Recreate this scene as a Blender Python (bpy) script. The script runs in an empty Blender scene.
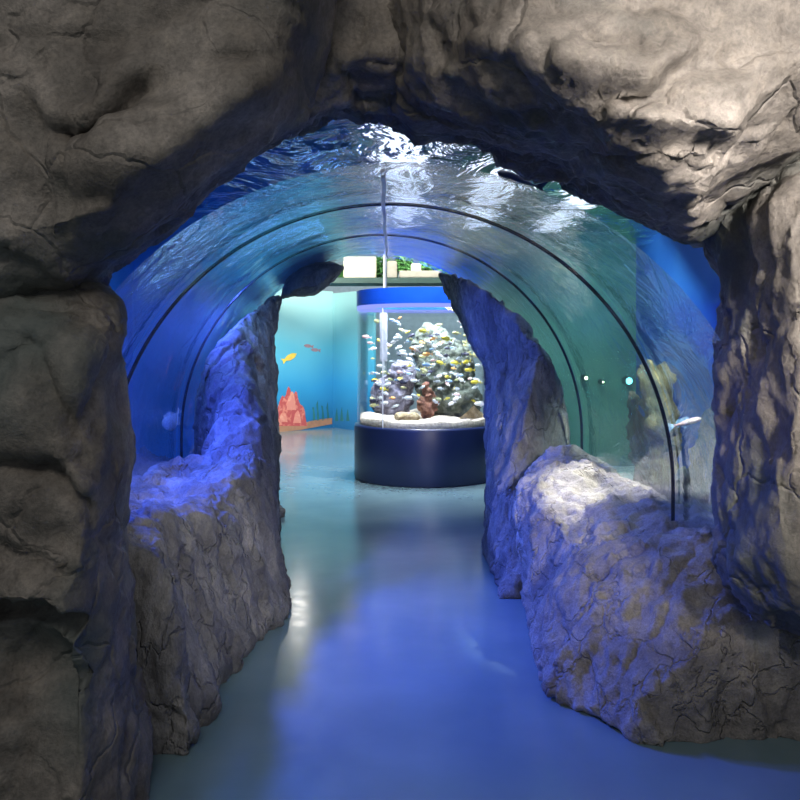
import bpy, bmesh, math, random
from mathutils import Vector, noise, Matrix
from bisect import bisect
PI = math.pi
F = 850.0            # focal length in pixels of an 800 px wide frame
EYE = 1.7
HZ = 350.0           # image row of the horizon
C = bpy.context.scene.collection
R = random.Random(7)

def P(px, py, Y):
    return Vector(((px-400)/F*Y, Y, EYE+(HZ-py)/F*Y))

# ------------------------------------------------------------------ helpers
def link(name, me, mat=None, parent=None, loc=None):
    o = bpy.data.objects.new(name, me)
    C.objects.link(o)
    if mat is not None:
        for m in (mat if isinstance(mat, (list, tuple)) else [mat]):
            me.materials.append(m)
    if parent: o.parent = parent
    if loc is not None: o.location = loc
    return o

def thing(name, label, cat, loc=(0, 0, 0), group=None):
    o = bpy.data.objects.new(name, None); C.objects.link(o)
    o.empty_display_size = .1
    o.location = loc; o['label'] = label; o['category'] = cat
    if group: o['group'] = group
    return o

def tag(o, label, cat, group=None):
    o['label'] = label; o['category'] = cat
    if group: o['group'] = group
    return o

def struct(name, me, mat):
    o = link(name, me, mat); o['kind'] = 'structure'; return o

def obj_bm(name, bm, mat, parent=None, smooth=False, loc=None):
    me = bpy.data.meshes.new(name)
    bmesh.ops.recalc_face_normals(bm, faces=bm.faces)
    bm.to_mesh(me); bm.free()
    if smooth:
        for p in me.polygons: p.use_smooth = True
    return link(name, me, mat, parent, loc)

def mesh_of(verts, faces, name='m', smooth=False):
    me = bpy.data.meshes.new(name)
    me.from_pydata([tuple(v) for v in verts], [], faces)
    me.update()
    if smooth:
        for p in me.polygons: p.use_smooth = True
    return me

def add_box(bm, x0, x1, y0, y1, z0, z1, bev=0):
    r = bmesh.ops.create_cube(bm, size=1)
    for v in r['verts']:
        v.co = Vector((x0+(v.co.x+.5)*(x1-x0), y0+(v.co.y+.5)*(y1-y0), z0+(v.co.z+.5)*(z1-z0)))
    if bev:
        es = {e for v in r['verts'] for e in v.link_edges}
        bmesh.ops.bevel(bm, geom=list(es), offset=bev, segments=2, affect='EDGES')

def lathe(bm, prof, n=64, c=(0, 0)):
    rings = []
    for r, z in prof:
        rings.append([bm.verts.new((c[0]+r*math.cos(2*PI*i/n), c[1]+r*math.sin(2*PI*i/n), z)) for i in range(n)])
    for a, b in zip(rings, rings[1:]):
        for i in range(n):
            bm.faces.new((a[i], a[(i+1) % n], b[(i+1) % n], b[i]))
    return rings

# ------------------------------------------------------------------ materials
def mat_new(name):
    m = bpy.data.materials.new(name); m.use_nodes = True
    nt = m.node_tree; nt.nodes.clear()
    return m, nt, nt.nodes, nt.links

def N(nodes, t, **kw):
    n = nodes.new(t)
    for k, v in kw.items():
        if k in n.inputs: n.inputs[k].default_value = v
        else: setattr(n, k, v)
    return n

def ramp(nodes, stops):
    r = nodes.new('ShaderNodeValToRGB')
    e = r.color_ramp.elements
    while len(e) < len(stops): e.new(.5)
    for el, (p, c) in zip(e, stops):
        el.position = p; el.color = (*c, 1) if len(c) == 3 else c
    return r

def simple(name, col, rough=.5, spec=.5, metal=0, var=.12, scale=8, bump=0, coat=0):
    m, nt, nd, lk = mat_new(name)
    out = N(nd, 'ShaderNodeOutputMaterial'); b = N(nd, 'ShaderNodeBsdfPrincipled')
    b.inputs['Roughness'].default_value = rough
    b.inputs['Specular IOR Level'].default_value = spec
    b.inputs['Metallic'].default_value = metal
    b.inputs['Coat Weight'].default_value = coat
    tc = N(nd, 'ShaderNodeTexCoord'); nz = N(nd, 'ShaderNodeTexNoise', Scale=scale, Detail=4.0)
    lk.new(tc.outputs['Object'], nz.inputs['Vector'])
    a = [max(0, c*(1-var)) for c in col]; c2 = [min(1, c*(1+var)) for c in col]
    rp = ramp(nd, [(.3, a), (.7, c2)])
    lk.new(nz.outputs['Fac'], rp.inputs[0]); lk.new(rp.outputs[0], b.inputs['Base Color'])
    if bump:
        bp = N(nd, 'ShaderNodeBump', Strength=bump, Distance=.02)
        lk.new(nz.outputs['Fac'], bp.inputs['Height']); lk.new(bp.outputs[0], b.inputs['Normal'])
    lk.new(b.outputs[0], out.inputs[0])
    return m

def rock_mat(name, dark, mid, light, stain=None, scale=1.0, rough=.62, bump=.55, streak=0.0):
    m, nt, nd, lk = mat_new(name)
    out = N(nd, 'ShaderNodeOutputMaterial'); b = N(nd, 'ShaderNodeBsdfPrincipled')
    tc = N(nd, 'ShaderNodeTexCoord')
    mp = N(nd, 'ShaderNodeMapping'); mp.inputs['Scale'].default_value = (1, 1, 1-.75*streak)
    lk.new(tc.outputs['Object'], mp.inputs['Vector'])
    n1 = N(nd, 'ShaderNodeTexNoise', Scale=2.2*scale, Detail=8.0, Roughness=.62)
    n2 = N(nd, 'ShaderNodeTexNoise', Scale=16*scale, Detail=8.0, Roughness=.7)
    n3 = N(nd, 'ShaderNodeTexNoise', Scale=70*scale, Detail=5.0, Roughness=.7)
    for n in (n1, n2, n3): lk.new(mp.outputs[0], n.inputs['Vector'])
    r1 = ramp(nd, [(.3, dark), (.5, mid), (.72, light)])
    lk.new(n1.outputs['Fac'], r1.inputs[0])
    r2 = ramp(nd, [(.28, (.55, .55, .55)), (.5, (1, 1, 1)), (.75, (1.35, 1.32, 1.25))])
    lk.new(n2.outputs['Fac'], r2.inputs[0])
    mx = N(nd, 'ShaderNodeMixRGB', blend_type='MULTIPLY'); mx.inputs[0].default_value = .8
    lk.new(r1.outputs[0], mx.inputs[1]); lk.new(r2.outputs[0], mx.inputs[2])
    r3 = ramp(nd, [(.36, (.72, .72, .72)), (.5, (1, 1, 1)), (.66, (1.25, 1.25, 1.25))])
    lk.new(n3.outputs['Fac'], r3.inputs[0])
    mx2 = N(nd, 'ShaderNodeMixRGB', blend_type='MULTIPLY'); mx2.inputs[0].default_value = .8
    lk.new(mx.outputs[0], mx2.inputs[1]); lk.new(r3.outputs[0], mx2.inputs[2])
    last = mx2
    if stain:
        n4 = N(nd, 'ShaderNodeTexNoise', Scale=1.3, Detail=3.0)
        mp4 = N(nd, 'ShaderNodeMapping'); mp4.inputs['Location'].default_value = (3.1, 7.2, 1.7)
        lk.new(tc.outputs['Object'], mp4.inputs['Vector']); lk.new(mp4.outputs[0], n4.inputs['Vector'])
        r4 = ramp(nd, [(.52, (0, 0, 0)), (.68, (.75, .75, .75))])
        lk.new(n4.outputs['Fac'], r4.inputs[0])
        mx3 = N(nd, 'ShaderNodeMixRGB'); mx3.inputs[2].default_value = (*stain, 1)
        lk.new(r4.outputs[0], mx3.inputs[0]); lk.new(last.outputs[0], mx3.inputs[1]); last = mx3
    lk.new(last.outputs[0], b.inputs['Base Color'])
    b.inputs['Roughness'].default_value = rough
    b.inputs['Specular IOR Level'].default_value = .45
    ad = N(nd, 'ShaderNodeMath', operation='ADD'); ml = N(nd, 'ShaderNodeMath', operation='MULTIPLY'); ml.inputs[1].default_value = .35
    lk.new(n3.outputs['Fac'], ml.inputs[0]); lk.new(n2.outputs['Fac'], ad.inputs[0]); lk.new(ml.outputs[0], ad.inputs[1])
    bp = N(nd, 'ShaderNodeBump', Strength=bump, Distance=.03)
    vz = N(nd, 'ShaderNodeTexVoronoi', feature='DISTANCE_TO_EDGE', Scale=2.6*scale)
    mxv = N(nd, 'ShaderNodeMixRGB', blend_type='ADD'); mxv.inputs[0].default_value = .35
    nv = N(nd, 'ShaderNodeTexNoise', Scale=3*scale, Detail=5.0); lk.new(mp.outputs[0], nv.inputs['Vector'])
    lk.new(mp.outputs[0], mxv.inputs[1]); lk.new(nv.outputs['Color'], mxv.inputs[2]); lk.new(mxv.outputs[0], vz.inputs['Vector'])
    rv = ramp(nd, [(0, (0, 0, 0)), (.03, (1, 1, 1))]); lk.new(vz.outputs[0], rv.inputs[0])
    n5 = N(nd, 'ShaderNodeTexNoise', Scale=1.7*scale, Detail=2.0); lk.new(tc.outputs['Object'], n5.inputs['Vector'])
    r5 = ramp(nd, [(.5, (0, 0, 0)), (.6, (1, 1, 1))]); lk.new(n5.outputs['Fac'], r5.inputs[0])
    mxc = N(nd, 'ShaderNodeMath', operation='MAXIMUM'); lk.new(rv.outputs[0], mxc.inputs[0]); lk.new(r5.outputs[0], mxc.inputs[1])
    ml5 = N(nd, 'ShaderNodeMath', operation='MULTIPLY_ADD'); ml5.inputs[1].default_value = .8
    lk.new(mxc.outputs[0], ml5.inputs[0]); lk.new(ad.outputs[0], ml5.inputs[2])
    lk.new(ml5.outputs[0], bp.inputs['Height']); lk.new(bp.outputs[0], b.inputs['Normal'])
    lk.new(b.outputs[0], out.inputs[0])
    return m

def clear_mat(name, tint, rough=.02, refl=1.0, ior=1.49, wavy=0):
    """sheet of clear acrylic: tinted see-through with a Fresnel reflection"""
    m, nt, nd, lk = mat_new(name)
    out = N(nd, 'ShaderNodeOutputMaterial')
    tr = N(nd, 'ShaderNodeBsdfTransparent'); tr.inputs[0].default_value = (*tint, 1)
    gl = N(nd, 'ShaderNodeBsdfGlossy', Roughness=rough); gl.inputs[0].default_value = (1, 1, 1, 1)
    lw = N(nd, 'ShaderNodeFresnel', IOR=ior)
    geo = N(nd, 'ShaderNodeNewGeometry')
    # same Fresnel from both sides of the sheet
    ms = N(nd, 'ShaderNodeMixShader')
    lw2 = N(nd, 'ShaderNodeLayerWeight', Blend=.12)
    mlw = N(nd, 'ShaderNodeMath', operation='MULTIPLY'); mlw.inputs[1].default_value = refl
    lk.new(lw2.outputs['Fresnel'], mlw.inputs[0]); lk.new(mlw.outputs[0], ms.inputs[0])
    if wavy:
        tc = N(nd, 'ShaderNodeTexCoord'); mp = N(nd, 'ShaderNodeMapping'); mp.inputs['Scale'].default_value = (1.2, .9, 1.2)
        nz = N(nd, 'ShaderNodeTexNoise', Scale=2.4, Detail=4.0, Distortion=1.0, Roughness=.6)
        bp = N(nd, 'ShaderNodeBump', Strength=wavy, Distance=.06)
        lk.new(tc.outputs['Object'], mp.inputs[0]); lk.new(mp.outputs[0], nz.inputs['Vector'])
        lk.new(nz.outputs['Fac'], bp.inputs['Height']); lk.new(bp.outputs[0], gl.inputs['Normal'])
    lk.new(tr.outputs[0], ms.inputs[1]); lk.new(gl.outputs[0], ms.inputs[2])
    lk.new(ms.outputs[0], out.inputs[0])
    return m

def emit(name, col, s):
    m, nt, nd, lk = mat_new(name)
    out = N(nd, 'ShaderNodeOutputMaterial'); e = N(nd, 'ShaderNodeEmission', Strength=s)
    e.inputs[0].default_value = (*col, 1); lk.new(e.outputs[0], out.inputs[0]); return m

M = {}
M['arch'] = rock_mat('sculpted_rock', (.075, .065, .055), (.16, .142, .122), (.33, .295, .26), stain=(.07, .095, .09), scale=.9)
M['inner'] = rock_mat('tunnel_rock', (.07, .07, .08), (.16, .16, .165), (.32, .31, .30), scale=1.5, bump=.8, streak=.6)
M['ledge'] = rock_mat('ledge_rock', (.16, .15, .15), (.30, .28, .26), (.5, .46, .40), scale=1.4, bump=.8)
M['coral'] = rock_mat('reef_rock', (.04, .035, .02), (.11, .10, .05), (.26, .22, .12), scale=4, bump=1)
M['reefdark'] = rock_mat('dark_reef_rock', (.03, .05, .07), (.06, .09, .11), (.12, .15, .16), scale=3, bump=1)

# ------------------------------------------------------------------ rock builder
def catmull(pts, k):
    n = len(pts); out = []
    for i in range(n):
        p0, p1, p2, p3 = pts[(i-1) % n], pts[i], pts[(i+1) % n], pts[(i+2) % n]
        for j in range(k):
            t = j/k
            lin = p1.lerp(p2, t)
            cr = .5*((2*p1)+(p2-p0)*t+(2*p0-5*p1+4*p2-p3)*t*t+(-p0+3*p1-3*p2+p3)*t**3)
            out.append(lin.lerp(cr, .55))
    return out

def loft_bm(sections, k=4, bm=None):
    """sections: list of (Y, [(px,py)...]) with equal counts"""
    bm = bm or bmesh.new()
    rings = []
    for Y, pts in sections:
        ring = catmull([P(x, y, Y) for x, y in pts], k)
        rings.append([bm.verts.new(v) for v in ring])
    n = len(rings[0])
    for a, b in zip(rings, rings[1:]):
        for i in range(n):
            bm.faces.new((a[i], a[(i+1) % n], b[(i+1) % n], b[i]))
    bm.faces.new(rings[0]); bm.faces.new(list(reversed(rings[-1])))
    return bm

def remeshed(bm, vox, smooth_it=6):
    bmesh.ops.triangulate(bm, faces=bm.faces[:])
    bmesh.ops.recalc_face_normals(bm, faces=bm.faces)
    me = bpy.data.meshes.new('tmp'); bm.to_mesh(me); bm.free()
    o = bpy.data.objects.new('tmp', me); C.objects.link(o)
    r = o.modifiers.new('r', 'REMESH'); r.mode = 'VOXEL'; r.voxel_size = vox; r.use_smooth_shade = True
    s = o.modifiers.new('s', 'SMOOTH'); s.factor = .5; s.iterations = smooth_it
    dg = bpy.context.evaluated_depsgraph_get(); dg.update()
    me2 = bpy.data.meshes.new_from_object(o.evaluated_get(dg))
    bpy.data.objects.remove(o); bpy.data.meshes.remove(me)
    return me2

def seg_dist(p, a, b):
    ab = (b[0]-a[0], b[1]-a[1]); ap = (p[0]-a[0], p[1]-a[1])
    L = ab[0]**2+ab[1]**2
    t = max(0, min(1, (ap[0]*ab[0]+ap[1]*ab[1])/L)) if L else 0
    dx = ap[0]-ab[0]*t; dy = ap[1]-ab[1]*t
    side = ab[0]*ap[1]-ab[1]*ap[0]
    return math.hypot(dx, dy), (1 if side > 0 else -1)

def poly_dist(p, line):
    best = (1e9, 1)
    for a, b in zip(line, line[1:]):
        d = seg_dist(p, a, b)
        if d[0] < best[0]: best = d
    return best

def facet(p, s, seed):
    """flat faceted blocks: distance of the two nearest cell points"""
    q = p*s+Vector((seed, seed*1.7, seed*.3))
    d, pts = noise.voronoi(q)
    return d[0], d[1]-d[0], pts[0]

def neighbours(me):
    nb = [[] for _ in me.vertices]
    for e in me.edges:
        a, b = e.vertices; nb[a].append(b); nb[b].append(a)
    return nb
def relax(me, it=2, f=.5):
    nb = neighbours(me)
    for _ in range(it):
        cs = [v.co.copy() for v in me.vertices]
        for i, v in enumerate(me.vertices):
            if nb[i]:
                m_ = Vector()
                for k in nb[i]: m_ += cs[k]
                v.co = cs[i].lerp(m_/len(nb[i]), f)
    me.update()

def displace(me, amp=.05, scale=1.5, seed=0, fine=.012, crack=.02, cscale=1.6, strata=0, relief=None, keep_floor=True, stretch=1.0, plane=.0, pscale=3.0):
    me.update()
    sv = Vector((seed*3.1, seed*1.3, seed*2.7))
    if relief:
        cos = [v.co.copy() for v in me.vertices]; nrm = [v.normal.copy() for v in me.vertices]
        for v, co, nn in zip(me.vertices, cos, nrm): v.co = co+relief(co, nn)
        me.update(); relax(me, 2, .5)
    cos = [v.co.copy() for v in me.vertices]
    nrm = [v.normal.copy() for v in me.vertices]
    for v, co, nn in zip(me.vertices, cos, nrm):
        q = Vector((co.x, co.y, co.z*stretch))
        p = q*scale+sv
        d = amp*(noise.fractal(p, 1.0, 2.0, 3)) if amp else 0
        rm = noise.ridged_multi_fractal(q*scale*2.3+sv, .9, 2.1, 5, 1.0, 2.0)
        d += fine*2.2*(rm-1.1)
        d += fine*.8*noise.fractal(q*scale*9+sv, .8, 2.0, 4)
        w = noise.noise_vector(q*2.2+sv)*.22
        if crack:
            f1, e, c = facet(q+w, cscale, seed)
            # each cell stands at its own level, the joint between cells is a groove
            lvl = noise.noise(c*7.3)
            d += crack*(.9*lvl*min(1, e*7)) - crack*1.1*math.exp(-(e/.035)**2)
        if plane:
            # broken flat faces: every cell is a tilted plane
            for ps, pa in ((pscale, plane), (pscale*2.6, plane*.45)):
                f1, e, c = facet(q+w*.5, ps, seed+5)
                q2 = (q+w*.5)*ps+Vector((seed+5, (seed+5)*1.7, (seed+5)*.3))
                dv = noise.noise_vector(c*5.1)*2.2
                d += pa*((q2-c).dot(dv)+.5*noise.noise(c*9.7))
        new = co+nn*d
        if keep_floor and new.z < .0: new.z = -.004
        v.co = new
    me.update()
    for p_ in me.polygons: p_.use_smooth = True
    return me

def rock(name, sections, mat, parent=None, vox=.022, k=4, sm=6, **kw):
    me = remeshed(loft_bm(sections, k), vox, sm)
    me.materials.clear()
    displace(me, **kw)
    me.name = name
    return link(name, me, mat, parent)

# ------------------------------------------------------------------ camera, world
cam = bpy.data.cameras.new('camera'); co = bpy.data.objects.new('camera', cam); C.objects.link(co)
cam.sensor_width = 36; cam.lens = F/800*36; cam.shift_y = -(400-HZ)/800
co.location = (0, 0, EYE); co.rotation_euler = (PI/2, 0, 0); cam.clip_start = .05
bpy.context.scene.camera = co
sc = bpy.context.scene
sc.view_settings.view_transform = 'Standard'; sc.view_settings.look = 'None'
sc.view_settings.exposure = 0; sc.view_settings.gamma = 1
sc.cycles.transparent_max_bounces = 24; sc.cycles.max_bounces = 10; sc.cycles.glossy_bounces = 5
sc.cycles.sample_clamp_indirect = 6
w = bpy.data.worlds.new('world'); sc.world = w; w.use_nodes = True
w.node_tree.nodes['Background'].inputs[0].default_value = (.75, .8, .9, 1)
w.node_tree.nodes['Background'].inputs[1].default_value = .22

# ------------------------------------------------------------------ rock archway (entrance)
arch = thing('rock_archway', 'grey-brown sculpted artificial rock archway framing the tunnel entrance', 'rock arch', (0, 3.2, 0))
def child(o, par):
    o.parent = par; o.matrix_parent_inverse = Matrix.Translation(-Vector(par.location)); return o

def make_relief(cracks, bumps, face_pow=1):
    def rel(co, nn):
        out = Vector()
        f = max(0, -nn.y)
        if co.y < .1: return out
        px = 400+co.x/co.y*F; py = HZ-(co.z-EYE)/co.y*F
        d = 0
        for line, wd, dep, stp, sw in cracks:
            x0, x1, y0, y1 = line[1]
            if px < x0-70 or px > x1+70 or py < y0-70 or py > y1+70: continue
            ds, sd = poly_dist((px+6*noise.noise(co*9), py+6*noise.noise(co*9+Vector((5, 5, 5)))), line[0])
            d -= dep*math.exp(-(ds/wd)**2)
            if stp and sd*(1 if stp > 0 else -1) > 0: d += abs(stp)*math.exp(-ds/sw)*min(1, ds/5)
        for bx, by, rx, ry, h in bumps:
            t = ((px-bx)/rx)**2+((py-by)/ry)**2
            if t < 4: d += h*math.exp(-t)
        out.y = -d*min(1, f*1.6)
        return out
    return rel

def crk(pts, wd=4, dep=.05, stp=0, sw=22):
    xs = [p[0] for p in pts]; ys = [p[1] for p in pts]
    return ((pts, (min(xs), max(xs), min(ys), max(ys))), wd, dep, stp, sw)

def flat_side(secs): return secs

# left pillar
pil_cr = [
 crk([(20, 368), (28, 345), (45, 350), (62, 390), (80, 440), (100, 480), (122, 498)], 4, .07, .05, 30),
 crk([(-20, 462), (20, 458), (55, 462), (75, 480), (90, 510), (112, 530)], 6, .09, -.06, 25),
 crk([(-20, 530), (10, 550), (40, 555), (62, 565), (80, 575), (100, 578)], 5, .08, -.07, 25),
 crk([(-20, 608), (20, 612), (50, 612), (70, 622), (100, 616), (125, 612)], 7, .16, -.08, 30),
 crk([(50, 645), (60, 670), (80, 682), (105, 680), (125, 668)], 4, .06, -.05, 25),
 crk([(60, 530), (70, 560), (95, 575)], 4, .05, .02, 15),
 crk([(60, 275), (72, 292), (90, 300)], 5, .05, 0),
 crk([(-10, 370), (20, 345), (30, 335)], 4, .05, -.03, 20),
]
pil_b = [(25, 400, 40, 50, .10), (45, 590, 60, 28, .08), (100, 400, 40, 80, .03), (30, 505, 45, 30, .06),
         (15, 665, 60, 40, -.14), (80, 650, 35, 25, .05), (110, 600, 20, 40, .03)]
rock('pillar', [
 (2.72, [(60, 330), (78, 400), (90, 470), (88, 560), (80, 640), (60, 900), (-420, 900), (-420, 330)]),
 (2.95, [(90, 290), (108, 370), (118, 440), (116, 560), (114, 640), (96, 900), (-500, 900), (-500, 250)]),
 (3.2, [(94, 275), (114, 360), (129, 435), (126, 500), (131, 610), (112, 880), (-500, 880), (-500, 250)]),
 (3.7, [(90, 270), (110, 360), (126, 435), (126, 500), (130, 610), (118, 770), (-500, 760), (-500, 250)]),
 (4.2, [(60, 270), (85, 360), (105, 435), (110, 500), (115, 610), (110, 720), (-420, 720), (-420, 250)]),
], M['arch'], arch, vox=.02, seed=3, amp=.035, plane=.016, pscale=2.0, scale=1.6, fine=.010, crack=.018, cscale=1.3, relief=make_relief(pil_cr, pil_b))
# upper left boulder
ul_cr = [
 crk([(34, 100), (34, 130), (22, 180), (8, 215), (2, 260)], 3, .05, 0),
 crk([(68, 95), (70, 135), (68, 175), (62, 215), (64, 240)], 3, .04, .02, 20),
 crk([(60, 130), (72, 136), (92, 138), (108, 128), (124, 112), (140, 90)], 6, .10, -.07, 28),
 crk([(80, 165), (76, 195), (66, 215)], 2.5, .04, 0),
 crk([(102, 80), (102, 125)], 3, .04, 0),
 crk([(210, 55), (232, 62), (262, 58), (285, 52)], 3, .05, -.03, 15),
 crk([(90, 210), (140, 200), (190, 178)], 8, .0, .05, 40),
 crk([(85, 285), (110, 262), (150, 235), (195, 205)], 9, .05, 0),
]
ul_b = [(170, 160, 90, 50, .10), (110, 165, 40, 30, .05), (40, 190, 30, 80, -.03), (250, 100, 50, 40, .08), (60, 250, 60, 40, .03)]
rock('boulder', [
 (2.62, [(40, 230), (110, 210), (170, 165), (225, 125), (255, 100), (270, 60), (270, -160), (-420, -160), (-420, 260)]),
 (2.8, [(40, 290), (100, 262), (170, 215), (225, 170), (270, 135), (300, 80), (305, -160), (-500, -160), (-500, 300)]),
 (3.05, [(60, 300), (102, 278), (155, 247), (215, 194), (255, 160), (316, 108), (326, -160), (-500, -160), (-500, 330)]),
 (3.5, [(60, 300), (100, 276), (150, 247), (212, 190), (254, 155), (310, 104), (326, -160), (-500, -160), (-500, 330)]),
 (4.1, [(40, 290), (90, 262), (140, 232), (200, 175), (244, 140), (300, 94), (326, -110), (-420, -110), (-420, 310)]),
], M['arch'], arch, vox=.02, seed=5, amp=.035, plane=.016, pscale=2.0, scale=1.5, fine=.010, crack=.014, cscale=1.1, relief=make_relief(ul_cr, ul_b))
# middle recessed lintel
rock('lintel', [
 (3.15, [(318, 60), (345, 62), (380, 50), (420, 52), (470, 70), (560, 40), (560, -140), (300, -140)]),
 (3.35, [(300, 110), (345, 98), (395, 92), (440, 108), (500, 128), (600, 140), (600, -140), (290, -140)]),
 (3.7, [(290, 128), (345, 123), (395, 124), (436, 134), (500, 150), (620, 200), (620, -120), (270, -120)]),
 (4.1, [(270, 120), (330, 112), (395, 112), (450, 122), (520, 145), (620, 190), (620, -90), (250, -90)]),
], M['arch'], arch, vox=.02, seed=9, plane=.03, pscale=2.6, amp=.04, scale=2.0, fine=.016, crack=.03, cscale=2.0,
 relief=make_relief([crk([(318, 40), (318, 70), (324, 92)], 4, .05, 0), crk([(400, 45), (390, 60), (370, 58)], 4, .05), crk([(430, 75), (450, 95), (455, 110)], 4, .05, .05, 20)],
 [(375, 70, 20, 20, .05), (480, 100, 35, 10, .07)]))
# upper right boulder
ur_cr = [
 crk([(570, 30), (585, 45), (600, 55), (625, 50), (636, 58)], 4, .07, -.03, 20),
 crk([(660, 82), (690, 72), (705, 60), (730, 58), (742, 62)], 5, .07, -.04, 30),
 crk([(700, 118), (730, 104), (742, 98)], 3, .03, -.02, 15),
 crk([(540, 98), (590, 92), (640, 100), (665, 85)], 8, .06, -.12, 30),
 crk([(610, 145), (660, 148), (700, 142), (745, 155)], 7, .05, -.09, 22),
 crk([(430, 62), (470, 58), (510, 62), (545, 92)], 6, .05, -.09, 25),
]
ur_b = [(600, 75, 60, 30, .05), (700, 100, 70, 40, .08), (620, 130, 60, 16, .06), (575, 105, 50, 12, -.05), (680, 175, 40, 22, .05), (650, 150, 50, 10, -.04), (490, 60, 50, 20, .05)]
rock('boulder', [
 (2.55, [(550, 50), (590, 95), (630, 130), (680, 158), (720, 140), (770, 95), (980, -20), (980, -180), (560, -180)]),
 (2.8, [(460, 62), (530, 105), (600, 145), (652, 195), (692, 200), (742, 158), (1000, 10), (1000, -180), (430, -180)]),
 (3.05, [(415, 80), (485, 118), (575, 152), (645, 208), (692, 220), (740, 182), (1000, 40), (1000, -180), (400, -180)]),
 (3.4, [(395, 112), (470, 132), (560, 168), (640, 218), (690, 236), (735, 212), (1000, 60), (1000, -160), (370, -160)]),
 (3.75, [(395, 128), (470, 142), (560, 178), (640, 218), (690, 243), (730, 232), (1000, 80), (1000, -140), (360, -140)]),
 (4.1, [(395, 116), (470, 132), (560, 168), (640, 206), (690, 226), (740, 220), (900, 80), (900, -100), (340, -100)]),
], M['arch'], arch, vox=.02, seed=12, amp=.035, plane=.016, pscale=2.0, scale=1.7, fine=.013, crack=.02, cscale=1.5, relief=make_relief(ur_cr, ur_b))
# right pillar
pr_cr = [
 crk([(745, 215), (752, 240), (768, 262), (764, 300), (768, 350), (760, 400), (765, 450)], 5, .0, .10, 30),
 crk([(700, 225), (735, 190), (770, 160), (800, 130)], 8, .10, 0),
 crk([(728, 370), (750, 362), (768, 340)], 5, .06, -.05, 25),
 crk([(718, 430), (735, 440), (755, 448)], 4, .05, .04, 20),
 crk([(786, 225), (795, 240), (799, 300)], 3, .04, 0),
 crk([(784, 440), (782, 480), (790, 520), (798, 540)], 4, .07, -.05, 25),
 crk([(735, 470), (740, 500), (735, 560)], 3, .04, 0),
 crk([(790, 260), (788, 350), (790, 420)], 3, .03, 0),
]
pr_b = [(785, 300, 25, 120, .06), (750, 230, 15, 30, -.04), (740, 340, 14, 60, -.04), (750, 520, 25, 60, .04)]
rock('pillar', [
 (2.95, [(800, 200), (792, 300), (788, 400), (782, 500), (786, 560), (820, 600), (1100, 620), (1100, 100)]),
 (3.2, [(770, 170), (752, 260), (756, 350), (748, 440), (738, 520), (770, 612), (1150, 690), (1150, 60)]),
 (3.45, [(730, 205), (726, 290), (722, 370), (716, 450), (712, 520), (752, 612), (1150, 720), (1150, 60)]),
 (3.8, [(720, 225), (728, 290), (724, 370), (720, 450), (720, 510), (755, 598), (1150, 700), (1150, 90)]),
 (4.2, [(735, 225), (745, 290), (742, 370), (738, 450), (740, 510), (780, 580), (1050, 650), (1050, 120)]),
], M['arch'], arch, vox=.02, seed=21, plane=.022, pscale=2.6, amp=.03, scale=2.0, fine=.014, crack=.018, cscale=2.0, stretch=.55, relief=make_relief(pr_cr, pr_b))
for o in list(arch.children): child(o, arch)

# ------------------------------------------------------------------ tunnel ledges and end rocks
rock_ledge_l = rock('rock_ledge', [
 (3.55, [(190, 757), (182, 690), (170, 620), (160, 560), (135, 548), (90, 545), (0, 545), (0, 757)]),
 (4.1, [(208, 703), (207, 650), (196, 580), (172, 520), (156, 508), (120, 520), (40, 530), (40, 703)]),
 (4.6, [(240, 665), (236, 620), (216, 560), (198, 522), (180, 506), (150, 500), (85, 500), (85, 665)]),
 (5.1, [(264, 635), (260, 600), (242, 540), (224, 498), (205, 490), (165, 494), (112, 498), (112, 635)]),
 (5.6, [(284, 609), (284, 588), (274, 530), (258, 474), (238, 462), (190, 474), (135, 485), (135, 609)]),
 (6.05, [(276, 589), (274, 550), (266, 490), (254, 452), (236, 452), (200, 458), (155, 468), (155, 589)]),
], M['inner'], vox=.018, sm=4, seed=31, amp=.05, scale=2.2, fine=.014, crack=.02, cscale=2.6, stretch=.45, plane=.035, pscale=3.2)
tag(rock_ledge_l, 'jagged dark grey rock ledge along the left side of the tunnel floor', 'rock ledge')

rock_ledge_r = rock('rock_ledge', [
 (3.7, [(640, 741), (650, 700), (700, 650), (745, 622), (790, 610), (850, 610), (850, 741)]),
 (4.15, [(546, 699), (552, 660), (590, 590), (650, 556), (700, 534), (775, 528), (775, 699)]),
 (4.6, [(549, 665), (545, 610), (572, 545), (620, 528), (655, 518), (715, 520), (715, 665)]),
 (5.1, [(543, 634), (530, 575), (540, 512), (575, 500), (615, 492), (672, 505), (672, 634)]),
 (5.6, [(536, 609), (522, 545), (524, 484), (552, 474), (590, 474), (636, 490), (636, 609)]),
 (6.1, [(532, 588), (518, 530), (522, 474), (545, 452), (580, 448), (612, 470), (612, 588)]),
 (6.4, [(540, 577), (532, 530), (532, 480), (550, 462), (575, 458), (600, 475), (600, 577)]),
], M['ledge'], vox=.018, sm=4, seed=44, amp=.05, scale=2.2, fine=.012, crack=.015, cscale=2.4, stretch=.6, plane=.038, pscale=3.4)
tag(rock_ledge_r, 'flat-topped pale rock ledge on the right side under blue light', 'rock ledge')

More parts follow.
